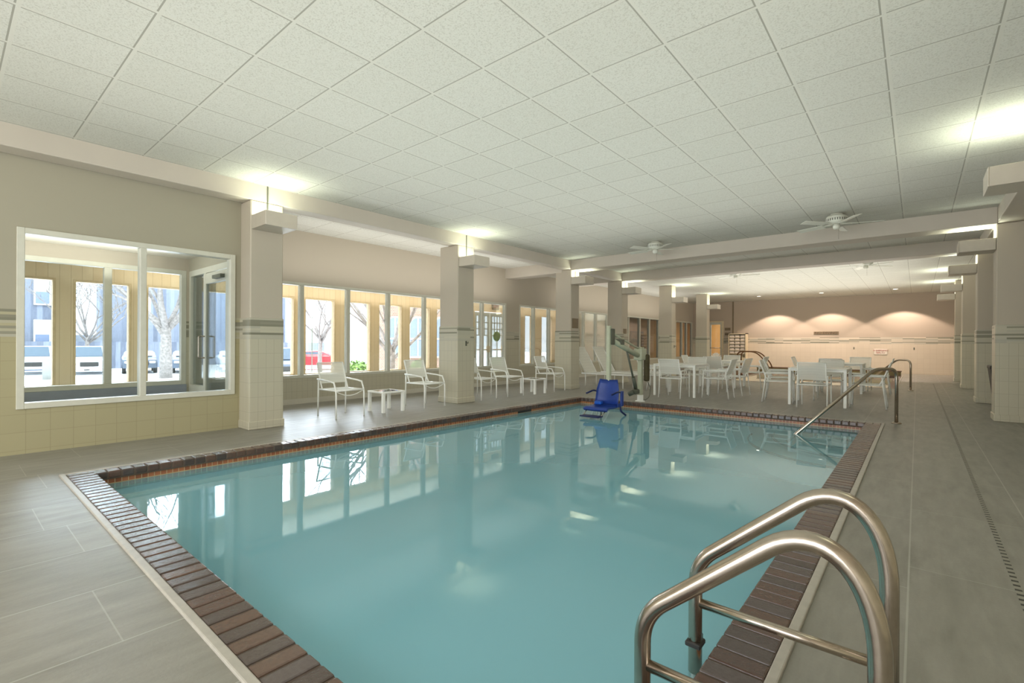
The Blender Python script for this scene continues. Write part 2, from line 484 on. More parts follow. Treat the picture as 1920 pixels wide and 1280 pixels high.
MB().tube(arc_path([(.82, -.07, .95), (.82, -.15, .95), (.82, -.15, 1.28), (.82, -.07, 1.28)], .02), .011, 8).build('door_handle', 'steel', d)
MB().box(1.3, 1.62, -.13, -.07, 2.12, 2.17).build('door_closer', 'lift_dark', d)

# outer porch wall: boarded, with a row of square-headed openings
b = MB()
OP = [(.455+.993*k, .455+.993*k+.78) for k in range(-2, 10)]
doors = (11.0, 12.5)
OP2 = [(13.55, 14.1), (14.55, 15.3), (15.9, 16.6)]
EZ0, EZ1 = .44, 2.23
def ex(y0, y1, z0, z1): b.box(XE-.2, XE, y0, y1, z0, z1)
ex(YN, doors[0], 0, EZ0); ex(doors[1], 17.2, 0, EZ0); ex(YN, 17.2, EZ1, 2.47)
edges = sorted([v for o in OP+OP2+[(doors[0], doors[1])] for v in o])
prev = YN
allop = sorted(OP+OP2+[doors])
for (a, c) in allop:
    ex(prev, a, EZ0, EZ1); prev = c
ex(prev, 17.2, EZ0, EZ1)
struct(b.build('wall_porch', 'cedar'))
k = 7
for (a, c) in OP+OP2:
    window('window_%d' % k, XE-.08, a, c, EZ0, EZ1, [], fw=.035, dep=.16, mat='tan'); k += 1
# exit doors in the porch wall
d = empty('door_2', (XE-.06, doors[0], 0)); struct(d)
f = MB()
for q in (0, .75):
    f.box(-.03, .03, q+.02, q+.12, 0, 2.2, .004); f.box(-.03, .03, q+.65, q+.73, 0, 2.2, .004)
    f.box(-.03, .03, q+.12, q+.65, 0, .25); f.box(-.03, .03, q+.12, q+.65, 2.08, 2.2)
    for z in (1.45, 1.66, 1.87): f.box(-.02, .02, q+.12, q+.65, z-.015, z+.015)
    for y in (.25, .385, .52): f.box(-.02, .02, q+y-.012, q+y+.012, .25 if y == .385 else 1.45, 2.08)
f.build('door_leaf', 'white_frame', d)
MB().box(-.004, .004, .1, .68, .2, 2.1).box(-.004, .004, .85, 1.43, .2, 2.1).build('glass', 'glass', d)
for q in (0, .75):
    MB().tube([(.06, q+.12, .98), (.06, q+.66, .98)], .018, 8).box(.03, .08, q+.58, q+.70, .9, 1.1).build('push_bar', 'tan', d)
# lobby beyond the far bay windows
struct(MB().box(-11.2, -11.0, 17.2, 30, 0, 2.47).build('wall_lobby', 'lobby'))
struct(MB().box(-11.2, XW-.12, 17.1, 17.2, 0, 2.47).build('wall_porch_end', 'trim'))

# far wall with glazed door
b = MB()
dx0, dx1, dzt = -8.35, -7.72, 2.33
b.box(-9.35, dx0, YF, YF+.15, 0, CZ); b.box(dx1, 2.0, YF, YF+.15, 0, CZ); b.box(dx0, dx1, YF, YF+.15, dzt, CZ)
struct(b.build('wall_far', 'far_wall'))
struct(MB().box(dx1+.1, 1.7, YF-.02, YF, 0, .1).build('baseboard_far', 'far_wall'))
struct(MB().box(-7.20, -7.15, YF-.03, YF, 1.7, CZ).build('trim_1', 'sign'))
d = empty('door_3', (dx0, YF, 0)); struct(d)
f = MB(); W = dx1-dx0
f.box(-.06, 0, -.03, .12, 0, dzt+.06); f.box(W, W+.09, -.03, .12, 0, dzt+.06); f.box(0, W, -.03, .12, dzt, dzt+.06)
f.build('door_frame', 'shelf', d)
l_ = MB(); l_.box(0, .09, .02, .07, 0, dzt); l_.box(W-.09, W, .02, .07, 0, dzt); l_.box(.09, W-.09, .02, .07, 0, .25); l_.box(.09, W-.09, .02, .07, dzt-.12, dzt)
l_.build('door_leaf', 'white_frame', d); MB().box(.09, W-.09, .04, .05, .25, dzt-.12).build('glass', 'glass', d)
MB().tube([(.05, -.05, 1.0), (W-.05, -.05, 1.0)], .018, 8).build('push_bar', 'steel', d)
struct(MB().box(-11.2, -5, 29.9, 30, 0, 2.7).build('wall_lobby_end', 'lobby'))
struct(MB().box(-11.2, -5, 26.15, 30, -.12, 0).build('floor_lobby', 'porch_floor'))

# right wall, behind the pilaster columns
struct(MB().box(1.5, 1.7, YN, YF, 0, CZ).build('wall_right', 'wall'))
d = empty('door_4', (1.5, 24.0, 0)); struct(d)
MB().box(-.04, 0, 0, .07, 0, 2.2).box(-.04, 0, .93, 1.0, 0, 2.2).box(-.04, 0, .07, .93, 2.12, 2.2).build('door_frame', 'shelf', d)
MB().box(-.025, 0, .07, .93, 0, 2.12).build('door_leaf', 'trim', d)
MB().box(-.06, -.02, .12, .16, .95, 1.1).build('door_handle', 'steel', d)
# wall behind the camera with an unglazed gap left open to let sky light in
b = MB(); b.box(-7.4, -6.4, YN-.15, YN, 0, CZ); b.box(.9, 1.7, YN-.15, YN, 0, CZ); b.box(-6.4, .9, YN-.15, YN, 3.0, CZ)
struct(b.build('wall_back', 'wall'))

# beams
def beam(name, *a): return struct(MB().box(*a, .006).build(name, 'beam'))
BZ = 3.135
beam('trim_2', XL-.28, XL, YN, 13.87, BZ, CZ+.01)
beam('trim_3', XR, XR+.55, YN, 13.9, BZ, CZ+.01)
beam('trim_4', XL, XR, 10.62, 11.06, BZ-.03, CZ+.01)
beam('trim_5', XL, XR, 13.46, 13.90, BZ-.03, CZ+.01)
beam('trim_6', XW, XL-.28, 10.62, 11.06, BZ-.06, CZ+.01)
beam('trim_7', XW, XL-.28, 13.46, 13.90, BZ-.03, CZ+.01)

# columns
def column(x0, x1, y0, y1, top, nm='column'):
    b = MB(); t = .012
    b.box(x0, x1, y0, y1, 1.5, top, .012)
    b.box(x0-t, x1+t, y0-t, y1+t, .10, 1.53, .016, 2)
    b.box(x0-t*2, x1+t*2, y0-t*2, y1+t*2, 0, .115, .01)
    return struct(b.build(nm, 'wall'))
LC = [(2.72, 3.16, BZ, -7.26), (6.58, 7.03, BZ, -7.46), (10.63, 11.03, BZ, -7.42), (13.46, 13.87, BZ, -7.42), (17.38, 17.75, CZ, -7.42), (21.27, 21.62, CZ, -7.40)]
for y0, y1, top, xb in LC: column(xb, XL, y0, y1, top)
RC = [(6.45, 6.9, BZ), (10.78, 11.2, BZ), (13.95, 14.4, BZ), (18.3, 18.7, CZ), (21.65, 22.05, CZ)]
for y0, y1, top in RC: column(XR, 1.5, y0, y1, top)
column(-7.26, XL, -1.4, -.95, BZ); column(XR, 1.5, 2.4, 2.85, BZ)

# ------------------------------------------------------------------ pools
pool = empty('swimming_pool', (0, 0, 0)); tag(pool, 'rectangular indoor pool of turquoise water edged with dark brick coping', 'swimming pool')
WZ = -.105
b = MB()
x0, x1, y0, y1 = PX0, PX1, PY0, PY1
zf, zn = -1.05, -1.55
def quad(b, *p): b.bm.faces.new([b.bm.verts.new(q) for q in p])
quad(b, (x0,y0,-.16),(x1,y0,-.16),(x1,y0,zn),(x0,y0,zn)); quad(b, (x0,y1,-.16),(x1,y1,-.16),(x1,y1,zf),(x0,y1,zf))
quad(b, (x0,y0,-.16),(x0,y1,-.16),(x0,y1,zf),(x0,y0,zn)); quad(b, (x1,y0,-.16),(x1,y1,-.16),(x1,y1,zf),(x1,y0,zn))
quad(b, (x0,y0,zn),(x1,y0,zn),(x1,y1,zf),(x0,y1,zf))
b.build('basin', 'plaster', pool, recalc=False)
b = MB()
for (a, c, e, g_) in ((x0-.02, x1+.02, y0-.02, y0), (x0-.02, x1+.02, y1, y1+.02), (x0-.02, x0, y0, y1), (x1, x1+.02, y0, y1)): b.box(a, c, e, g_, -.17, -.045)
b.build('waterline_tiles', 'waterline', pool)
b = MB(); quad(b, (x0,y0,WZ),(x1,y0,WZ),(x1,y1,WZ),(x0,y1,WZ)); b.build('water', 'water', pool, recalc=False)
# bricks of the coping
def coping(ix0, ix1, iy0, iy1, ox0, ox1, oy0, oy1, parent, st=.04, bw=.098, zt=.012, mat='coping'):
    b = MB(); nose = .018
    n = round((iy1-iy0)/bw); w = (iy1-iy0)/n
    for i in range(n):
        y = iy0+i*w
        b.box(ox0+st, ix0+nose, y+.004, y+w-.004, -.05, zt, .009, 2)
        b.box(ix1-nose, ox1-st, y+.004, y+w-.004, -.05, zt, .009, 2)
    n = round((ox1-ox0-2*st)/bw); w = (ox1-ox0-2*st)/n
    for i in range(n):
        x = ox0+st+i*w
        b.box(x+.004, x+w-.004, oy0+st, iy0+nose, -.05, zt, .009, 2)
        b.box(x+.004, x+w-.004, iy1-nose, oy1-st, -.05, zt, .009, 2)
    b.build('coping', mat, parent)
    m = MB()
    e = .004
    m.box(ox0+st, ix0+nose-e, oy0+st, oy1-st, -.06, zt-.006); m.box(ix1-nose+e, ox1-st, oy0+st, oy1-st, -.06, zt-.006)
    m.box(ix0, ix1, oy0+st, iy0+nose-e, -.06, zt-.006); m.box(ix0, ix1, iy1-nose+e, oy1-st, -.06, zt-.006)
    m.build('coping_joint', 'mortar', parent)
    s = MB()
    s.box(ox0, ox0+st, oy0, oy1, -.06, .014, .006, 2); s.box(ox1-st, ox1, oy0, oy1, -.06, .014, .006, 2)
    s.box(ox0+st, ox1-st, oy0, oy0+st, -.06, .014, .006, 2); s.box(ox0+st, ox1-st, oy1-st, oy1, -.06, .014, .006, 2)
    s.build('edge_strip', 'strip', parent)
coping(x0, x1, y0, y1, OX0, OX1, OY0, OY1, pool)
# quarter-round entry steps in the far right corner
N = 20
for r, z in ((1.72, -.36), (1.34, -.30), (.98, -.24), (.62, -.18)):
    b = MB(); arc = [(PX1-r*math.cos(t*math.pi/2/N)*.93, PY1-r*math.sin(t*math.pi/2/N)*1.05, 0) for t in range(N+1)]
    top = [(PX1, PY1, z)]+[(p[0], p[1], z) for p in arc]
    b.poly(top, (0, 0, -.3)); b.build('entry_step', 'plaster', pool)
    e = MB(); e.tube([(p[0], p[1], z+.004) for p in arc], .016, 6); e.build('step_edge', 'stepline', pool)
# wall return fittings / small skimmer opening on the left wall
MB().box(x0-.01, x0+.004, 6.9, 7.3, -.10, -.052).build('skimmer_opening', 'dark', pool)

spa = empty('wading_pool', (0, 0, 0)); tag(spa, 'small shallow far pool with cream reflection coloured into its water, beyond the dining tables', 'wading pool')
b = MB(); zz = -.75
quad(b, (SX0,SY0,-.40),(SX1,SY0,-.40),(SX1,SY0,zz),(SX0,SY0,zz)); quad(b, (SX0,SY1,-.40),(SX1,SY1,-.40),(SX1,SY1,zz),(SX0,SY1,zz))
quad(b, (SX0,SY0,-.40),(SX0,SY1,-.40),(SX0,SY1,zz),(SX0,SY0,zz)); quad(b, (SX1,SY0,-.40),(SX1,SY1,-.40),(SX1,SY1,zz),(SX1,SY0,zz))
quad(b, (SX0,SY0,zz),(SX1,SY0,zz),(SX1,SY1,zz),(SX0,SY1,zz)); b.build('basin', 'spa_plaster', spa, recalc=False)
b = MB()
for (a, c, e, g_) in ((SX0-.02, SX1+.02, SY0-.02, SY0), (SX0-.02, SX1+.02, SY1, SY1+.02), (SX0-.02, SX0, SY0, SY1), (SX1, SX1+.02, SY0, SY1)): b.box(a, c, e, g_, -.42, -.045)
b.build('waterline_tiles', 'spa_tile', spa)
b = MB(); quad(b, (SX0,SY0,-.07),(SX1,SY0,-.07),(SX1,SY1,-.07),(SX0,SY1,-.07)); b.build('water', 'spa_water', spa, recalc=False)
coping(SX0, SX1, SY0, SY1, SX0-.2, SX1+.2, SY0-.2, SY1+.2, spa, mat='spa_coping')
MB().box(SX0-.1, SX1+.15, SY1+.02, SY1+.2, .014, .17).build('raised_curb', 'spa_tile', spa)
MB().box(SX0-.12, SX1+.17, SY1-.0, SY1+.22, .17, .21, .01).build('curb_cap', 'spa_coping', spa)

# foreground ladder rails: one thing with two loops, crossbars and treads
lad = empty('pool_ladder', (-.35, 1.7, 0)); tag(lad, 'large brushed steel ladder rails arching over the near coping', 'pool ladder')
for yy in (1.465, 1.95):
    y = yy-1.7
    pts = [(-.325, y, -.95), (-.325, y, .335), (-.02, y, .615), (.115, y, .70), (.285, y, .70), (.290, y, .47), (.285, y, 0)]
    P = arc_path([(-.325, y, -.95), (-.325, y, .33), (.07, y, .672), (.12, y, .692)], [.09, .05])[:-1]
    # crown as a smooth curve
    crown = []
    A, B, C_, D = Vector((.04, y, .645)), Vector((.16, y, .745)), Vector((.285, y, .66)), Vector((.285, y, .42))
    for i in range(17):
        t = i/16; crown.append(A*(1-t)**3+B*3*t*(1-t)**2+C_*3*t*t*(1-t)+D*t**3)
    P = arc_path([(-.325, y, -.95), (-.325, y, .33), (.04, y, .645)], [.09], 10)+crown[1:]+[Vector((.285, y, 0))]
    MB().tube(P, .0262, 20).build('grab_rail', 'steel', lad)
    MB().tube([(-.325, y, .172), (.285, y, .172)], .018, 14).build('crossbar', 'steel', lad)
    MB().lathe([(.055, 0), (.055, .012), (.036, .03), (.028, .03)], .285, y, 20).build('escutcheon', 'steel', lad)
for z in (-.35, -.62, -.88):
    MB().box(-.375, -.275, 1.465-1.7, 1.95-1.7, z-.02, z+.01, .008).build('tread', 'trim', lad)
for yy in (1.465, 1.95):
    MB().box(-.355, -.295, yy-1.7-.034, yy-1.7+.034, .0, .02, .004).box(-.34, -.31, yy-1.7+.03, yy-1.7+.05, -.005, .03, .003).build('rail_clamp', 'dark', lad)

# hand rail over the entry steps, and one at the far pool
def handrail(base, end, top, label, r=.024):
    o = empty('pool_handrail', (base[0], base[1], 0)); tag(o, label, 'handrail', None)
    bx = Vector((0, 0, 0)); e = Vector((end[0]-base[0], end[1]-base[1], end[2]))
    k = Vector((e.x*.24, e.y*.24, top))
    MB().tube(arc_path([(0, 0, 0), (0, 0, top), tuple(k), tuple(e+(e-k)*.22)], [.14, .12], 9), r, 14).build('rail_tube', 'steel', o)
    MB().lathe([(.065, 0), (.065, .010), (.04, .025), (.028, .025)], 0, 0, 20).build('escutcheon', 'steel', o)
    return o
handrail((-.24, 9.42), (-1.27, 8.15, -.02), .835, 'steel handrail slanting into the turquoise pool over the corner steps')
handrail((-.13, 16.42), (-1.35, 17.7, -.10), .80, 'steel handrail at the edge of the small cream pool')
# curved bronze rail at the left of the far pool
o = empty('curved_handrail', (-4.3, 17.9, 0)); tag(o, 'thin bronze curved hoop rail behind the dining chairs', 'handrail')
for dy in (0, .5):
    MB().tube(arc_path([(-.5, dy, -.0), (-.5, dy, .95), (.1, dy, .95), (.55, dy, .45), (.35, dy, -.3)], [.18, .2, .3], 9), .02, 10).build('rail_tube', simple('bronze_rail', (120,84,56), .35, metal=.8) if 'bronze' not in M else M['bronze'], o)

# ------------------------------------------------------------------ lift chair
lf = empty('pool_lift', (-4.40, 9.38, 0)); tag(lf, 'pool lift with cream mast and arm holding a blue plastic seat over water', 'pool lift')
def part(nm, mb, mat, par=None): return mb.build(nm, mat, par or lf)
part('base_socket', MB().lathe([(.10, 0), (.10, .02), (.062, .03), (.062, .14), (.05, .14)]), 'white_metal')
part('mast', MB().box(-.045, .045, -.045, .045, .12, 1.02, .008), 'lift')
part('mast_head', MB().box(-.09, .09, -.14, .12, .86, 1.10, .02, 2).box(-.06,.06,-.05,.05,1.1,1.13), 'lift')
# arm goes toward the water, rising to the hanger post
A0 = Vector((0, -.05, .98)); A1 = Vector((0, -1.32, 1.36))
part('lower_arm', MB().tube([A0+Vector((0,0,-.04)), A1+Vector((0,.05,-.09))], .052, 10), 'lift')
part('upper_arm', MB().tube([A0+Vector((0,.02,.10)), A1+Vector((0,.02,.06))], .02, 8), 'lift')
part('hanger_post', MB().box(-.038, .038, A1.y-.06, A1.y+.02, .45, 1.53, .01), 'lift')
part('hanger_bracket', MB().box(-.06, .06, A1.y-.02, A1.y+.12, 1.18, 1.48, .015), 'lift_dark')
part('control_box', MB().box(-.06, .06, -.98, -.82, 1.18, 1.28, .01), 'lift_dark')
part('actuator', MB().tube([(0, -.62, 1.08), (0, -.22, .30)], .02, 10).tube([(0, -.32, .52), (0, -.20, .26)], .038, 10).box(-.05, .05, -.30, -.12, .17, .27, .02), 'lift_dark')
part('actuator_motor', MB().tube([(0, -.30, .22), (-.1, -.32, .17)], .05, 10), 'lift_dark')
part('battery_cover', MB().box(.04, .14, .05, .17, .42, .98, .035, 3), 'olive')
cab = [(.09, .11, .45), (.16, .13, .3), (.16, .1, .1), (.08, .07, .03), (.02, .05, .02)]
part('cable', MB().tube(arc_path(cab, .06), .007, 6), 'lift_dark')
# the seat itself (faces the camera side, a little to the left)
st = empty('seat_frame', (.05, -1.66, 0)); st.parent = lf; st.rotation_euler.z = R(182)
# local: +Y is the way the sitter faces
def sheet_panel(nm, prof, hw, mat, par, crown=.03, th=.025, taper=None, m=11):
    b = MB(); n = len(prof); T = []; Bt = []
    for i, (y, z) in enumerate(prof):
        w = hw*(taper[i] if taper else 1)
        ra, rb = [], []
        for j in range(m):
            u = -1+2*j/(m-1); c = crown*u*u
            ra.append(b.bm.verts.new((u*w, y+c*.8, z+c*.3))); rb.append(b.bm.verts.new((u*w*.97, y+c*.8-th*.7, z+c*.3-th*.7)))
        T.append(ra); Bt.append(rb)
    for i in range(n-1):
        for j in range(m-1):
            for S in (T, Bt):
                f = b.bm.faces.new((S[i][j], S[i+1][j], S[i+1][j+1], S[i][j+1])); f.smooth = True
    for i in range(n-1):
        for j in (0, m-1): b.bm.faces.new((T[i][j], T[i+1][j], Bt[i+1][j], Bt[i][j]))
    for j in range(m-1):
        for i in (0, n-1): b.bm.faces.new((T[i][j], T[i][j+1], Bt[i][j+1], Bt[i][j]))
    return b.build(nm, mat, par)
sheet_panel('seat', [(-.20, .10), (-.10, .065), (.05, .06), (.18, .07), (.25, .055), (.27, .03)], .235, 'blue', st, .02, .04)
sheet_panel('backrest', [(-.19, .09), (-.22, .2), (-.245, .34), (-.27, .45), (-.285, .53)], .235, 'blue', st, .05, .02, [1.0, .99, .96, .86, .76])
for s in (-1, 1):
    MB().tube(arc_path([(s*.24, -.25, .31), (s*.25, -.12, .335), (s*.25, .13, .30)], .05), .016, 8).build('armrest', 'blue_dark', st)
    MB().tube([(s*.19, .22, .03), (s*.17, .37, -.055)], .009, 6).build('footrest_strut', 'steel', st)
MB().box(-.19, .19, .33, .50, -.075, -.05, .01).build('footrest', 'blue_dark', st)
MB().box(-.27, -.235, -.32, -.22, .06, .34, .02, 2).box(-.25, -.23, -.30, -.1, .05, .12, .01).build('side_bracket', 'blue', st)
MB().tube(arc_path([(-.24, -.22, .08), (-.25, -.24, -.03), (-.32, -.30, -.10)], .04), .018, 8).build('support_leg', 'blue_dark', st)
MB().tube([(0, .05, .03), (0, .05, -.12)], .014, 8).build('support_leg', 'lift_dark', st)
MB().box(.03, .17, -.10, .0, .09, .15, .015).build('belt_buckle', simple('bright_blue_buckle', (30,90,190), .3), st)

# ------------------------------------------------------------------ patio furniture
def make_chair(name, label, cat, dining=False):
    r = empty(name); tag(r, label, cat)
    fw = 'white_metal'; t = .0125
    for s in (-1, 1):
        x = s*.245
        if dining:
            MB().tube([(x, -.29, 0), (x, -.235, .44), (x, -.225, .60)], t, 8).build('leg', fw, r)
            MB().tube([(x, .27, 0), (x, .245, .60)], t, 8).build('leg', fw, r)
            MB().tube([(x, -.26, .605), (x, .26, .605)], .014, 8).build('armrest', fw, r)
        else:
            MB().tube([(x, -.28, 0), (x, -.265, .60)], t, 8).build('leg', fw, r)
            MB().tube(arc_path([(x, .28, 0), (x, .275, .44), (x, .20, .575)], .09), t, 8).build('leg', fw, r)
            MB().tube(arc_path([(x, -.30, .60), (x, .05, .585), (x, .21, .565)], .1), .0135, 8).build('armrest', fw, r)
        MB().tube(arc_path([(x*.93, -.17, .43), (x*.93, -.235, .55), (x*.93, -.345, .86)], .08), t, 8).build('back_frame', fw, r)
    f = MB()
    for s in (-1, 1): f.tube([(s*.23, -.25, .435), (s*.23, .27, .44)], t, 8)
    f.tube([(-.24, .268, .44), (.24, .268, .44)], t, 8); f.tube([(-.24, -.25, .435), (.24, -.25, .435)], t, 8)
    f.build('seat_frame', fw, r)
    if not dining:
        MB().tube([(-.24+.06*i, .26, .43-.075*math.sin(math.pi*i/8)) for i in range(9)], .007, 6).build('seat_brace', fw, r)
    g = [[(-.228+.114*j, y, .442-.018*math.sin(math.pi*i/6)*math.sin(math.pi*j/4)) for j in range(5)] for i, y in enumerate([-.235+.085*k for k in range(6)])]
    MB().sheet(g).build('seat', 'sling', r)
    g = []
    for i in range(6):
        t_ = i/5; g.append([(-.224+.112*j, -.232-.112*t_+.0-.012*math.sin(math.pi*j/4), .53+.325*t_) for j in range(5)])
    MB().sheet(g).build('backrest', 'sling', r)
    MB().tube([(-.228, -.345, .86), (.228, -.345, .86)], .009, 6).build('top_rail', fw, r)
    return r
def make_square_table(name, label, cat, w, h, leg, top_th, glass=False):
    r = empty(name); tag(r, label, cat)
    hw = w/2
    if glass:
        f = MB()
        for s in (-1, 1):
            f.box(-hw, hw, s*hw-.018 if s > 0 else -hw-.018+.018, s*hw if s > 0 else -hw+.036, h-top_th, h, .005)
            f.box(s*hw-.036 if s > 0 else -hw, s*hw if s > 0 else -hw+.036, -hw+.036, hw-.036, h-top_th, h, .005)
        f.build('table_frame', 'white_metal', r)
        MB().box(-hw+.03, hw-.03, -hw+.03, hw-.03, h-.012, h-.004).build('table_top', mat_glass('frosted_table_top', (.9,.93,.92,1), 1.0), r)
    else:
        MB().box(-hw, hw, -hw, hw, h-.022, h, .006).build('table_top', 'white_metal', r)
        MB().box(-hw+.02, hw-.02, -hw+.02, -hw+.04, h-top_th, h-.022).box(-hw+.02, hw-.02, hw-.04, hw-.02, h-top_th, h-.022).box(-hw+.02, -hw+.04, -hw+.04, hw-.04, h-top_th, h-.022).box(hw-.04, hw-.02, -hw+.04, hw-.04, h-top_th, h-.022).build('apron', 'white_metal', r)
    for sx in (-1, 1):
        for sy in (-1, 1):
            cx, cy = sx*(hw-leg/2-.004), sy*(hw-leg/2-.004)
            MB().box(cx-leg/2, cx+leg/2, cy-leg/2, cy+leg/2, 0, h-.024 if not glass else h-top_th, .004).build('leg', 'white_metal', r)
    return r

pc = make_chair('patio_chair', 'x', 'chair')
g1 = 'white sling armchairs along the window bay'
for i, (x, y, a, lb) in enumerate([
    (-7.16, 4.21, -90, 'white sling armchair on the near side of the low square table, nearest the first column'),
    (-7.15, 5.95, -90, 'white sling armchair between the low square table and the second column'),
    (-7.22, 7.50, -88, 'white sling armchair half hidden just behind the second column'),
    (-7.20, 8.40, -96, 'white sling armchair facing the pool, in the clear between second column and small far table'),
    (-7.13, 10.00, -88, 'white sling armchair beside the third column past the small far table')]):
    put(pc, i > 0, (x, y, 0), R(a), lb, g1)
lt = make_square_table('side_table', 'x', 'side table', .46, .36, .05, .03, glass=True)
put(lt, False, (-7.13, 5.06, 0), 0, 'low square white side table with pale glass top between two sling armchairs', 'low side tables')
put(lt, True, (-7.06, 9.20, 0), 0, 'low square white side table farther off, before the third column', 'low side tables')

# chaise lounges beyond the third column
def make_lounger():
    r = empty('chaise_lounge'); tag(r, 'x', 'chaise lounge')
    f = MB()
    for s in (-1, 1): f.tube([(s*.31, -.12, .36), (s*.31, 1.38, .36)], .018, 8)
    f.tube([(-.31, 1.38, .36), (.31, 1.38, .36)], .018, 8); f.tube([(-.31, -.12, .36), (.31, -.12, .36)], .018, 8)
    f.build('frame', 'white_metal', r)
    for s in (-1, 1):
        for y in (.0, 1.15): MB().tube([(s*.30, y, .36), (s*.30, y, 0)], .016, 8).build('leg', 'white_metal', r)
        MB().tube([(s*.30, .0, .37), (s*.30, -.42, 1.10)], .016, 8).build('back_frame', 'white_metal', r)
        MB().tube([(s*.28, -.12, .36), (s*.29, -.27, .84)], .009, 6).build('back_support', 'white_metal', r)
    MB().sheet([[(-.29+.145*j, y, .372-.01*math.sin(math.pi*j/4)) for j in range(5)] for y in (.0, .45, .9, 1.37)]).build('seat', 'sling', r)
    MB().sheet([[(-.29+.145*j, -.42*t, .375+.73*t) for j in range(5)] for t in (0, .25, .5, .75, 1)]).build('backrest', 'sling', r)
    return r
lo = make_lounger()
put(lo, False, (-7.13, 12.0, 0), R(-90), 'white chaise lounge with raised back, half hidden behind the third column', 'chaise lounges')
put(lo, True, (-7.05, 12.95, 0), R(-90), 'white chaise lounge with raised back standing before the fourth column, behind the lift', 'chaise lounges')

# dining sets
tb = make_square_table('dining_table', 'x', 'table', .98, .735, .05, .06)
TB = [(-4.26, 11.30, 'white square dining table nearest the pool lift'), (-1.50, 11.48, 'white square dining table nearest the slanting steps handrail'),
      (-4.26, 14.40, 'white square dining table in the back row, behind the one by the pool lift'), (-1.50, 14.90, 'white square dining table in the back row, behind the one by the steps handrail')]
for i, (x, y, lb) in enumerate(TB): put(tb, i > 0, (x, y, 0), 0, lb, 'square white dining tables')
dc = make_chair('dining_chair', 'x', 'chair', dining=True)
g2 = 'white dining armchairs round the square tables'
DC = [(-4.20, 10.70, 0, 'white dining armchair with its back to the pool at the table by the lift'),
      (-4.98, 11.35, -90, 'white dining armchair at the table by the lift, on the window side'),
      (-3.42, 11.25, 92, 'white dining armchair at the table by the lift, on the handrail side, nearer the pool'),
      (-4.30, 12.15, 180, 'white dining armchair at the table by the lift, facing the pool'),
      (-3.36, 12.25, 84, 'white dining armchair standing off the back corner of the table by the lift'),
      (-1.52, 10.88, 0, 'white dining armchair with its back to the pool at the table by the steps handrail'),
      (-2.22, 11.36, -84, 'white dining armchair at the table by the steps handrail, on its open left side'),
      (-2.42, 12.55, -80, 'white dining armchair behind and left of the table by the steps handrail'),
      (-.72, 11.52, 90, 'white dining armchair at the table by the steps handrail, on the right column side'),
      (-1.45, 12.35, 180, 'white dining armchair facing the pool behind the table by the steps handrail'),
      (-4.22, 13.72, 0, 'white dining armchair, back to the pool, at the back table behind the lift table'),
      (-5.02, 14.45, -90, 'white dining armchair at the back table behind the lift table, window side'),
      (-3.45, 14.35, 88, 'white dining armchair at the back table behind the lift table, beside the curved bronze rail'),
      (-4.30, 15.15, 180, 'white dining armchair facing the pool at the back table behind the lift table'),
      (-1.6, 14.15, 0, 'white dining armchair, back to the pool, at the back table behind the handrail table'),
      (-2.25, 15.0, -90, 'white dining armchair at the back table behind the handrail table, left side'),
      (-.78, 14.9, 90, 'white dining armchair at the back table behind the handrail table, right side'),
      (-1.2, 15.72, 176, 'white dining armchair facing the pool at the back table behind the handrail table'),
      (-5.55, 12.6, -30, 'white dining armchair apart from the tables, behind the lift mast')]
for i, (x, y, a, lb) in enumerate(DC): put(dc, i > 0, (x, y, 0), R(a), lb, g2)
# odds and ends on the lift-side table
for i, (x, y, s, lb) in enumerate([(-4.36, 11.1, .05, 'small white jar on the dining table near the pool lift')]):
    o = MB().lathe([(s*.8, 0), (s, .02), (s, .07), (s*.6, .09), (s*.62, .10)], 0, 0, 16).build('table_jar', 'white_metal', None, (x, y, .735)); tag(o, lb, 'jar')
# towel draped over a chair behind the lift
o = MB().sheet([[(-.17+.068*j, y, z) for j in range(6)] for y, z in [(-.26, .50), (-.335, .75), (-.375, .89), (-.355, .885), (-.30, .75)]]).build('towel', 'paper', None, (-4.98, 11.35, 0), R(-90)); tag(o, 'white towel draped over the back of the chair next to the lift', 'towel')
# folded napkin fan on the back table
b = MB()
for i in range(6):
    a = R(-50+20*i); b.poly([(0, i*.006, 0), (.16*math.sin(a)-.03, i*.006, .19*math.cos(a)+.02), (.16*math.sin(a)+.03, i*.006, .19*math.cos(a)+.02)], (0, .003, 0))
o = b.build('folded_napkin', 'paper', None, (-4.5, 14.6, .735)); tag(o, 'white napkin folded as a fan on the back dining table', 'napkin')

# ------------------------------------------------------------------ uplight boxes
def make_fixture(yw, dep):
    r = empty('wall_uplight'); tag(r, 'x', 'wall light')
    h = .19; t = .012
    b = MB()
    b.box(0, dep, -yw/2, yw/2, 0, t, .004); b.box(dep-t, dep, -yw/2, yw/2, 0, h, .005)
    b.box(0, dep-t, -yw/2, -yw/2+t, 0, h, .004); b.box(0, dep-t, yw/2-t, yw/2, 0, h, .004); b.box(0, t, -yw/2+t, yw/2-t, 0, h)
    b.build('housing', 'fixture', r)
    MB().box(.06, dep-.06, -yw/2+.04, yw/2-.04, .05, .07).build('lamp_panel', 'lamp', r)
    MB().box(-.02, .02, -.06, .06, .04, .15).build('bracket', 'lift_dark', r)
    return r
fx = make_fixture(.42, .44)
def uplight_lamp(x, y, z, w, e, col=(.93, 1.0, .84)):
    ld = bpy.data.lights.new('uplight_lamp', 'AREA'); ld.shape = 'RECTANGLE'; ld.size = w; ld.size_y = w; ld.energy = e; ld.color = col
    lo_ = bpy.data.objects.new('uplight_lamp', ld); COL.objects.link(lo_); lo_.location = (x, y, z); lo_.rotation_euler = (math.pi, 0, 0)
names = ['first', 'second', 'third', 'fourth', 'fifth', 'sixth']
n_f = 0
UPE = 9
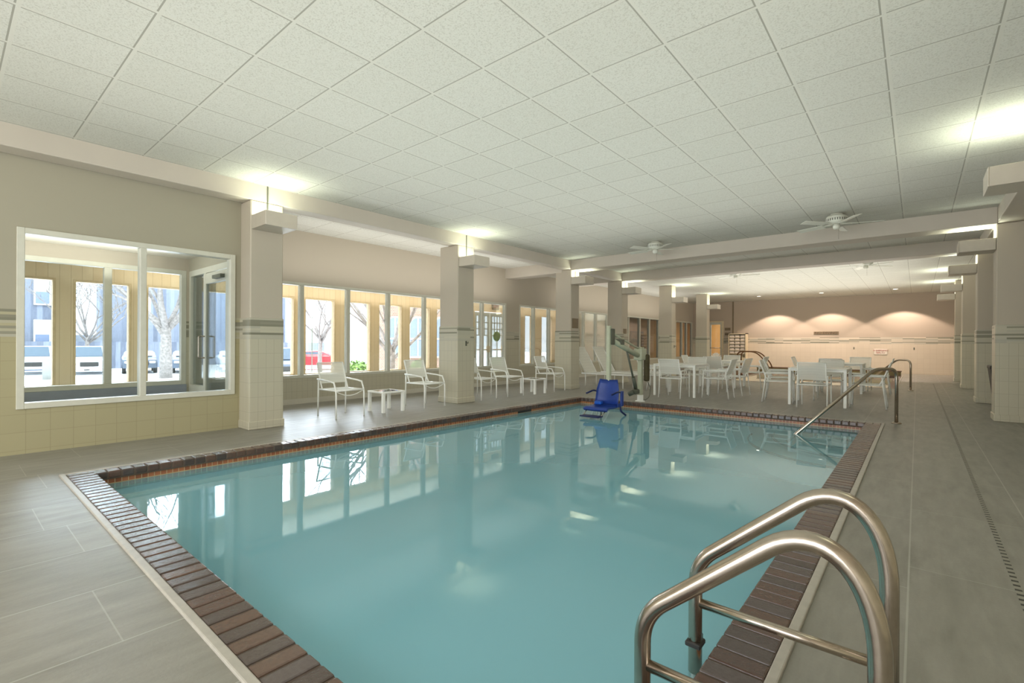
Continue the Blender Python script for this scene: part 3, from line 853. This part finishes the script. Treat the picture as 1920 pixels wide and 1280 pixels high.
for i, (y0, y1, top, xb) in enumerate(LC):
    yc = (y0+y1)/2; z = [2.73, 2.70, 2.74, 2.72, 2.72, 2.70][i]
    put(fx, n_f > 0, (XL+.005, yc, z), 0, 'boxy cream uplight on the %s left-hand column counted from the camera' % names[i], 'box uplights on the columns'); n_f += 1
    uplight_lamp(XL+.23, yc, z+.10, .3, 6)
for i, (y0, y1, top) in enumerate(RC):
    yc = (y0+y1)/2; z = 2.72
    put(fx, True, (XR-.005, yc, z), math.pi, 'boxy cream uplight on the %s right-hand column counted from the camera' % names[i], 'box uplights on the columns')
    uplight_lamp(XR-.23, yc, z+.10, .3, UPE)
uplight_lamp(XL+.23, -1.17, 2.82, .3, UPE); uplight_lamp(XR-.23, 2.62, 2.82, .3, UPE)
# conduits above the left uplights
for i, (y0, y1, top, xb) in enumerate(LC[:4]):
    o = MB().box(XL+.001, XL+.012, (y0+y1)/2-.008, (y0+y1)/2+.008, 2.93, CZ-.005).build('light_conduit', 'lift_dark'); tag(o, 'thin dark conduit above the uplight on the %s left-hand column' % names[i], 'conduit', 'light conduits')

# ------------------------------------------------------------------ ceiling fans
def make_fan():
    r = empty('ceiling_fan'); tag(r, 'x', 'ceiling fan')
    MB().lathe([(.08, 0), (.085, -.02), (.06, -.03)], 0, 0, 24).build('ceiling_plate', 'fan', r)
    b = MB(); b.lathe([(.05, -.03), (.13, -.035), (.15, -.06), (.15, -.13), (.12, -.16), (.09, -.17)], 0, 0, 28)
    b.build('motor_housing', 'fan', r)
    MB().lathe([(.149, -.125), (.152, -.122), (.152, -.088), (.149, -.085)], 0, 0, 28).build('vent_band', 'vent', r)
    MB().lathe([(.05, -.17), (.055, -.22), (.04, -.25), (.01, -.255)], 0, 0, 20).build('switch_cup', 'fan', r)
    for k in range(5):
        a = 2*math.pi*k/5
        m_ = Matrix.Rotation(a, 4, 'Z') @ Matrix.Translation((0, 0, -.175)) @ Matrix.Rotation(R(12), 4, 'X')
        MB().box(.20, .63, -.062, .062, -.004, .004, .003, mat=m_).build('blade', 'fan', r)
        MB().box(.08, .24, -.016, .016, .0, .01, mat=m_).build('blade_iron', 'fan', r)
    MB().tube([(.03, 0, -.25), (.03, 0, -.42)], .002, 4).build('pull_chain', 'steel', r)
    return r
fn = make_fan()
for i, (x, y, a, lb) in enumerate([(-1.03, 9.55, 14, 'white five-bladed ceiling fan nearer the right-hand columns, in front of the beams'),
                                   (-4.25, 9.75, 30, 'white five-bladed ceiling fan nearer the windows, in front of the beams'),
                                   (-4.05, 14.9, 8, 'ceiling fan beyond the beams, window side, only blades showing'),
                                   (-1.0, 15.0, 40, 'ceiling fan beyond the beams, right side, only blades showing')]):
    put(fn, i > 0, (x, y, CZ), R(a), lb, 'white ceiling fans')

# downlights near the far wall
dl = empty('recessed_downlight'); tag(dl, 'x', 'downlight')
MB().lathe([(.12, .012), (.12, 0), (.095, -.004), (.09, .006)], 0, 0, 24).build('trim_ring', 'trim', dl)
MB().lathe([(.088, .012), (.088, .004)], 0, 0, 24).build('lens', 'lamp_warm', dl)
for i, (x, lb) in enumerate([(-5.45, 'recessed round downlight left of the other two near the far wall'), (-3.07, 'recessed round downlight in the middle before the far wall'), (-.65, 'recessed round downlight nearest the right-hand columns before the far wall')]):
    put(dl, i > 0, (x, 23.7, CZ-.012), 0, lb, 'recessed downlights')
for x in (-5.15, -3.0, -.45):
    ld = bpy.data.lights.new('far_wall_spot', 'SPOT'); ld.energy = 250; ld.color = (1, .80, .68); ld.spot_size = R(112); ld.spot_blend = .18; ld.shadow_soft_size = .04
    s_ = bpy.data.objects.new('far_wall_spot', ld); COL.objects.link(s_); s_.location = (x, 25.0, CZ-.05)

# ------------------------------------------------------------------ signs and small wall things
o = empty('no_diving_sign', (-3.18, YF-.01, 1.73)); tag(o, 'long taupe wall sign reading NO DIVING', 'sign')
MB().box(-.48, .48, -.012, .01, -.065, .065, .004).build('sign_plate', 'sign', o)
text_mesh('sign_lettering', 'NO DIVING', .15, 'sign_text', o, (0, -.015, 0), (R(90), 0, 0)).scale = (1.12, .95, 1)
o = empty('emergency_sign', (-1.2, YF-.01, .91)); tag(o, 'small white wall sign with two lines of red lettering', 'sign')
MB().box(-.23, .23, -.008, .01, -.12, .12, .004).build('sign_plate', 'paper', o)
text_mesh('sign_lettering', 'IN EMERGENCY', .075, 'red_text', o, (0, -.011, .045), (R(90), 0, 0))
text_mesh('sign_lettering', 'DIAL 911', .075, 'red_text', o, (0, -.011, -.045), (R(90), 0, 0))
for z, lb in ((1.97, 'upper small taupe plaque between glazed door and towel cabinet'), (1.72, 'lower small taupe plaque between glazed door and towel cabinet')):
    o = MB().box(-7.57, -7.30, YF-.014, YF, z-.07, z+.07, .003).build('wall_plaque', 'sign'); tag(o, lb, 'sign', 'small plaques')
def hook(x, y, z, lb, rz=0):
    o = empty('towel_hook', (x, y, z), rz); tag(o, lb, 'hook', 'wall hooks')
    MB().box(-.02, .02, -.008, .012, -.05, .05, .003).build('plate', 'lift_dark', o)
    MB().tube(arc_path([(0, -.008, .02), (0, -.06, .0), (0, -.06, .04)], .01), .006, 6).build('prong', 'lift_dark', o)
hook(-2.14, YF, 1.05, 'small dark hook on the far wall left of the red-lettered sign')
hook(-.10, YF, 1.05, 'small dark hook on the far wall right of the red-lettered sign')
hook(XL+.013, 6.80, 1.19, 'small dark hook on the second left-hand column under the striped band', R(90))
hook(XL+.013, 17.6, 1.10, 'small dark hook on the fifth left-hand column', R(90))
for (y, z0, z1, w, lb) in ((10.83, 1.60, 1.86, .30, 'brown notice plate on the third left-hand column above the striped band'), (13.66, 1.50, 1.66, .20, 'small dark brown plate on the fourth left-hand column')):
    o = MB().box(XL+.001, XL+.012, y-w/2, y+w/2, z0, z1, .003).build('notice_plate', 'sign'); tag(o, lb, 'sign', 'column plates')
# towel cabinet by the far door
o = empty('towel_cabinet', (-6.88, YF-.40, 0)); tag(o, 'tall cream open cabinet of folded pale towels against the far wall', 'cabinet')
MB().box(-.41, -.38, 0, .38, 0, 1.74).box(.38, .42, 0, .38, 0, 1.74).box(-.38, .38, .36, .38, 0, 1.74).box(-.41, .42, 0, .38, 1.70, 1.74).box(-.38, .38, 0, .36, 0, .55).build('cabinet_body', 'shelf', o)
SH = [.72+.16*i for i in range(6)]
for z in SH: MB().box(-.38, .38, .02, .36, z, z+.015).build('shelf', 'shelf', o)
for i, z in enumerate(SH):
    for j in range(3):
        t = MB().box(-.115, .115, 0, .28, 0, .065, .02, 2).box(-.11, .11, .005, .28, .066, .12, .02, 2).build('folded_towel', 'towel', None, (-7.13+.25*j, YF-.37, z+.016))
        tag(t, 'folded pale towel stack inside the cream cabinet', 'towel', 'folded towels in the cabinet')
# posters seen through the lobby windows
for i, (y, lb) in enumerate([(20.9, 'brown framed picture on the ochre lobby wall, first through the bay windows'), (23.0, 'brown framed picture on the ochre lobby wall, second through the bay windows')]):
    o = empty('framed_picture', (-10.99, y, 1.45)); tag(o, lb, 'picture', 'lobby pictures')
    MB().box(-.0, .03, -.75, .75, -.38, .38, .005).build('picture_frame', 'sign_text', o)
    MB().box(.03, .034, -.68, .68, -.31, .31).build('picture', simple('sepia_print', (150,120,92), .6, var=.4, scale=6), o)
# black bin
o = empty('waste_bin', (1.16, 11.48, 0)); tag(o, 'tall black tapered bin tucked behind the nearest right-hand column', 'bin')
b = MB(); n = 4
for (w0, z0), (w1, z1) in (((.14, 0), (.225, .80)),):
    lo4 = [(-w0, -w0, z0), (w0, -w0, z0), (w0, w0, z0), (-w0, w0, z0)]; hi4 = [(-w1, -w1, z1), (w1, -w1, z1), (w1, w1, z1), (-w1, w1, z1)]
    v0 = [b.bm.verts.new(p) for p in lo4]; v1 = [b.bm.verts.new(p) for p in hi4]
    b.bm.faces.new(v0[::-1]); b.bm.faces.new(v1)
    for i in range(4): b.bm.faces.new((v0[i], v0[(i+1) % 4], v1[(i+1) % 4], v1[i]))
b.build('bin_body', 'dark', o); MB().box(-.235, .235, -.235, .235, .80, .865, .02, 2).build('bin_lid', 'dark', o)
# drain line in the right deck
o = empty('deck_drain', (.385, 0, 0)); tag(o, 'long thin slotted drain channel in the right-hand deck', 'drain')
MB().box(-.013, .013, 1.0, 20, .0005, .0025).build('slotted_channel', 'drain', o)

# ------------------------------------------------------------------ outdoors
GZ = -.85
struct(MB().box(-90, -11.1, -60, 90, GZ-.15, GZ).build('ground', 'snow'))
struct(MB().box(-13.2, -11.05, -40, 60, GZ, -.15).build('ground_walk', 'snow'))
def tree(x, y, h, r, lb, seed):
    rd = random.Random(seed)
    o = empty('bare_tree', (x, y, GZ)); tag(o, lb, 'tree', 'bare winter trees')
    t = MB(); top = Vector((rd.uniform(-.1, .1), rd.uniform(-.1, .1), h*.30))
    t.tube([(0, 0, 0), (0, 0, h*.15), tuple(top)], r, 10, r2=r*.72); t.build('trunk', 'bark', o)
    b = MB()
    def br(p, d, ln, rr, lev):
        pts = [p]; q = p.copy(); dd = d.copy()
        for k in range(4):
            dd = (dd+Vector((rd.uniform(-.18, .18), rd.uniform(-.18, .18), rd.uniform(-.02, .14)))).normalized(); q = q+dd*ln/4; pts.append(q.copy())
        b.tube(pts, rr, 6 if lev < 2 else 4, r2=rr*.45)
        if lev < 4:
            for k in range(3 if lev < 3 else 2):
                s = pts[rd.choice((2, 3, 4))]; ang = rd.uniform(0, 6.28)
                nd = (dd+Vector((math.cos(ang), math.sin(ang), .15))*rd.uniform(.6, 1.0)).normalized()
                br(s, nd, ln*rd.uniform(.6, .78), rr*.5, lev+1)
    for k in range(8):
        a = k*.79+rd.uniform(-.2, .2); tilt = rd.uniform(.4, 1.0)
        br(Vector((top.x, top.y, h*.30*rd.uniform(.75, 1.0))), Vector((math.cos(a)*tilt, math.sin(a)*tilt, .8)).normalized(), h*.36, r*.5, 0)
    b.build('branches', 'bark', o)
tree(-32.2, 8.2, 9.5, .33, 'bare tree with thick pale trunk seen through the near window', 3)
tree(-31.3, 16.8, 8.0, .16, 'bare spreading tree over the red car', 5)
tree(-30.5, 23.5, 7.5, .14, 'bare slender tree right of the red car', 8)
tree(-12.75, 9.25, 6.6, .13, 'bare tree with dark trunk close to the porch windows', 11)
tree(-43.9, 6.6, 8, .15, 'bare thin tree among the parked cars at far left', 14)

def car(x, y, rz, body, lb, suv=False):
    o = empty('parked_car', (x, y, GZ), rz); tag(o, lb, 'car', 'parked cars')
    # side profile in (y forward), z
    H = 1.72 if suv else 1.42
    prof = [(-2.2, .35), (-2.25, .75), (-2.1, 1.0), (-1.55, H-.05) if suv else (-1.5, 1.05), (-1.3, H) if suv else (-.95, H-.05), (.2, H), (.95, 1.05), (1.95, .92), (2.2, .72), (2.25, .35)]
    b = MB(); hw = .88; rows = []
    for (yy, z) in prof:
        k = 1.0 if z < 1.06 else .82
        rows.append([b.bm.verts.new((s*hw*k, yy, z)) for s in (-1, 1)])
    for a, c in zip(rows, rows[1:]): b.bm.faces.new((a[0], a[1], c[1], c[0]))
    b.bm.faces.new([r_[0] for r_ in rows][::-1]); b.bm.faces.new([r_[1] for r_ in rows]); b.bm.faces.new((rows[0][0], rows[-1][0], rows[-1][1], rows[0][1]))
    cb = b.build('car_body', body, o); bv = cb.modifiers.new('b', 'BEVEL'); bv.width = .08; bv.segments = 3; bv.limit_method = 'ANGLE'
    gm = 'car_glass'
    MB().poly([(-.66, .93, 1.09), (.66, .93, 1.09), (.60, .26, H-.06), (-.60, .26, H-.06)], (0, .03, .02)).build('windscreen', gm, o)
    for s in (-1, 1):
        MB().poly([(s*.80, .70, 1.10), (s*.735, .15, H-.08), (s*.735, -1.0, H-.10), (s*.80, -1.35, 1.10)], (s*.05, 0, 0)).build('side_glass', gm, o)
        MB().box(s*.62-.16, s*.62+.16, 2.14, 2.26, .66, .80, .03).build('headlight', 'paper', o)
        for yy in (-1.35, 1.35):
            MB().lathe([(.2, -.1), (.33, -.1), (.33, .1), (.2, .1)], 0, 0, 20).build('wheel', 'dark', o).matrix_local = Matrix.Translation((s*.80, yy, .33)) @ Matrix.Rotation(R(90), 4, 'Y')
    MB().box(-.42, .42, 2.19, 2.27, .52, .78, .02).build('grille', 'dark', o)
    MB().box(-.26, .26, 2.26, 2.285, .38, .50, .01).build('number_plate', 'paper', o)
M['car_glass'] = simple('car_glass', (90,104,118), .15)
M['car_white'] = simple('car_white', (225,228,232), .3); M['car_silver'] = simple('car_silver', (196,200,206), .3)
M['car_dark'] = simple('car_dark', (86,96,112), .3); M['car_red'] = simple('car_red', (206,44,52), .3)
car(-42.2, 3.9, R(-96), 'car_white', 'white pickup-sized car parked at far left of the near window view', True)
car(-40.3, 6.15, R(-98), 'car_silver', 'silver sport utility car facing the window, second from the far left', True)
car(-39.6, 8.6, R(-101), 'car_dark', 'dark grey car parked left of the thick pale tree trunk')
car(-38.0, 10.9, R(-104), 'car_dark', 'dark blue-grey car right behind the thick pale tree trunk')
car(-36.6, 13.2, R(-105), 'car_silver', 'silver car parked to the right of the thick pale tree')
car(-27.2, 12.4, R(-112), 'car_dark', 'dark car seen through the bay window beside the first column', True)
car(-34.6, 18.4, R(-30), 'car_red', 'red car parked side-on under the bare trees')
o = MB().lathe([(.24, 0), (.24, 1.05), (.2, 1.12), (.05, 1.15)], 0, 0, 20).build('bollard', 'concrete', None, (-35.2, 3.75, GZ)); tag(o, 'grey concrete bollard in front of the white car', 'bollard')
# buildings
o = empty('apartment_building', (-48, 0, GZ)); tag(o, 'weathered grey board-clad apartment building behind the parked cars', 'building')
MB().box(-6, 0, -18, 6.4, 0, 11, .05).build('wall', 'siding', o)
MB().box(-6.4, -.5, 6.5, 8.7, 1.3, 2.5).build('carport_roof', 'grey_panel', o)
for y in (-8.5, -2, 1.6, 4.78):
    for z in (1.55, 4.6):
        w_ = MB().box(0, .12, y-.45, y+.45, z, z+2.0).build('window', 'paper', o); MB().box(.12, .13, y-.36, y+.36, z+.1, z+.95).build('pane', 'pane_blue', w_)
o = empty('tower_building', (-49.5, 9, GZ)); tag(o, 'second grey board-clad building standing beyond the thick tree', 'building')
MB().box(-5, 0, -.2, 14, 0, 8.5, .05).build('wall', 'siding', o)
for y in (2, 6.2, 10.4):
    w_ = MB().box(0, .1, y-.5, y+.5, 4.2, 6.0).build('window', 'paper', o)
o = MB().box(-.15, .15, -3, 22, 0, 2.0).build('board_fence', 'siding', None, (-46.2, 3.2, GZ)); tag(o, 'grey vertical board fence behind the row of parked cars', 'fence')
o = empty('brick_building', (-20, 13.7, GZ), R(-34)); tag(o, 'pale brick building with arched white windows beyond the porch', 'building')
MB().box(-14, 0, 0, 4.7, 0, 8).build('wall', 'brickwall', o)
def archwin(px, py, par, alongx):
    b = MB(); g_ = MB(); pts = []; pts2 = []
    for w, P_ in ((.45, pts), (.37, pts2)):
        P_ += [(-w, 0, 1.3+(.45-w)), (w, 0, 1.3+(.45-w)), (w, 0, 2.9)]+[(w*math.cos(t*math.pi/8), 0, 2.9+w*math.sin(t*math.pi/8)) for t in range(1, 8)]+[(-w, 0, 2.9)]
    rot = 0 if alongx else R(90)
    f = b.poly(pts, (0, -.08, 0)).box(-.03, .03, -.14, -.06, 1.4, 3.25).box(-.4, .4, -.14, -.06, 2.2, 2.28).build('window_frame', 'white_frame', par, (px, py, 0), rot)
    g_.poly(pts2, (0, -.03, 0)).build('pane', 'pane_blue', f, (0, -.08, 0))
for x in (-1.6, -4.2, -6.8): archwin(x, 0, o, True)
for y in (.8, 1.9, 3.05, 4.15): archwin(0, y, o, False)
def shrub(x, y, r, lb):
    rd = random.Random(int(x*10)); b = MB()
    for k in range(420):
        v = Vector((rd.gauss(0, 1), rd.gauss(0, 1), rd.gauss(0, 1))).normalized()*r*rd.uniform(.7, 1.0); v.z = abs(v.z)*.9+.08
        a = Vector((rd.uniform(-1, 1), rd.uniform(-1, 1), rd.uniform(-1, 1))).normalized()*.07; c = v.cross(a).normalized()*.05
        b.poly([tuple(v-a), tuple(v+c), tuple(v+a), tuple(v-c)])
    o = b.build('shrub', 'leaf', None, (x, y, .0), recalc=False); tag(o, lb, 'shrub', 'green shrubs outside')
shrub(-14.8, 9.35, .55, 'round green shrub outside, between the red car and the dark tree trunk')
shrub(-14.8, 12.1, .5, 'green shrub outside at the foot of the brick building, by the trunk')
shrub(-14.8, 14.2, .5, 'green shrub outside under the arched windows')
shrub(-14.8, 16.6, .55, 'green shrub outside seen past the exit doors')
o = MB().box(-15.6, -13.9, 8.3, 18.2, GZ, -.04, .02).build('planter', 'snow'); tag(o, 'low pale walled planter bed under the shrubs', 'planter')
o = empty('street_sign', (-21.2, 11.0, GZ)); tag(o, 'white rectangular street sign on a thin post near the red car', 'sign')
MB().tube([(0, 0, 0), (0, 0, 3.2)], .025, 8).build('post', 'lift_dark', o); MB().box(.02, .04, -.14, .14, 2.7, 3.15, .01).build('sign_plate', 'paper', o)
# exit sign above the exit doors
o = empty('exit_sign', (XE+.01, 11.95, 2.40)); tag(o, 'small brown box sign above the glazed exit doors', 'sign')
MB().box(0, .06, -.15, .15, -.10, .10, .008).build('sign_box', 'sign', o); text_mesh('sign_lettering', 'EXIT', .13, 'red_text', o, (.063, 0, 0), (R(90), 0, R(90)))
o = MB().lathe([(.10, -.02), (.16, -.02), (.16, .02), (.10, .02)], 0, 0, 20).build('door_wreath', 'leaf', None, (XE+.03, 12.02, 1.42)); o.rotation_euler = (0, R(90), 0); tag(o, 'small round green wreath hung on the glazed exit door', 'wreath')

# ------------------------------------------------------------------ light
AOF = .42
w = bpy.data.worlds.new('World'); SC.world = w; w.use_nodes = True
n = w.node_tree.nodes; l = w.node_tree.links
bg = n['Background']; bg.inputs[0].default_value = (.93, .96, 1, 1); bg.inputs[1].default_value = 3.6
w.light_settings.ao_factor = AOF; w.light_settings.distance = 6
SC.cycles.use_fast_gi = True; SC.cycles.fast_gi_method = 'ADD'
def sun(rot, e, col, ang=3):
    d = bpy.data.lights.new('sun', 'SUN'); d.energy = e; d.color = col; d.angle = R(ang)
    o = bpy.data.objects.new('sun', d); COL.objects.link(o); o.rotation_euler = rot
sun((R(38), 0, R(70)), 4.5, (1, .98, .95))
# second, very soft sun added for sky glow through the windows
sun((0, R(-58), R(-12)), 16.0, (.92, .93, 1), 60)
def area(loc, rot, sx, sy, e, col):
    d = bpy.data.lights.new('fill_lamp', 'AREA'); d.shape = 'RECTANGLE'; d.size = sx; d.size_y = sy; d.energy = e; d.color = col
    o = bpy.data.objects.new('fill_lamp', d); COL.objects.link(o); o.location = loc; o.rotation_euler = rot
    return o
area((-2.8, -3.4, 1.6), (R(90), 0, 0), 7.0, 2.8, 90, (1, .98, .92))       # added unseen fill lamp behind the camera
area((-10.2, 22.5, 2.5), (0, 0, 0), 1.0, 8, 240, (1, .88, .7))           # added warm fill for the lobby
area((-8, 28, 2.6), (0, 0, 0), 2.0, 2, 90, (1, .85, .65))

# broad unseen fill lamps added, facing up, over pool, dining area, porch and bay
area((-3.0, 4.6, 2.2), (math.pi, 0, 0), 6.0, 8.5, 84, (1, .99, .95))
area((-3.0, 18.5, 2.2), (math.pi, 0, 0), 6.0, 8.5, 170, (1, .98, .93))
area((-10.0, 9.5, 2.1), (math.pi, 0, 0), 1.0, 15, 150, (1, .97, .92))
area((-8.3, .9, 2.1), (math.pi, 0, 0), 1.2, 2.4, 36, (1, .97, .92))

area((-8.35, 7.0, 2.3), (math.pi, 0, 0), 1.0, 7, 45, (1, .97, .95))
area((-8.35, 17.5, 2.3), (math.pi, 0, 0), 1.0, 9, 45, (1, .96, .92))
# ------------------------------------------------------------------ camera
cam = bpy.data.cameras.new('Camera'); co = bpy.data.objects.new('Camera', cam); COL.objects.link(co)
cam.sensor_width = 36; cam.lens = 904/1920*36; cam.clip_start = .05; cam.clip_end = 300
co.location = (0, 0, 1.2)
co.rotation_mode = 'QUATERNION'
YAW, ROLL = .699, .005
q = Matrix.Rotation(YAW, 4, 'Z') @ Matrix.Rotation(R(90), 4, 'X') @ Matrix.Rotation(ROLL, 4, 'Z')
co.rotation_quaternion = q.to_quaternion()
cam.shift_y = 3.0/1920
SC.camera = co
SC.view_settings.view_transform = 'Standard'
SC.view_settings.exposure = 0.1
SC.cycles.max_bounces = 8; SC.cycles.diffuse_bounces = 4; SC.cycles.adaptive_threshold = .02; SC.cycles.glossy_bounces = 4; SC.cycles.transparent_max_bounces = 16
SC.cycles.sample_clamp_indirect = 6; SC.cycles.caustics_reflective = False; SC.cycles.caustics_refractive = False
SC.cycles.use_denoising = True
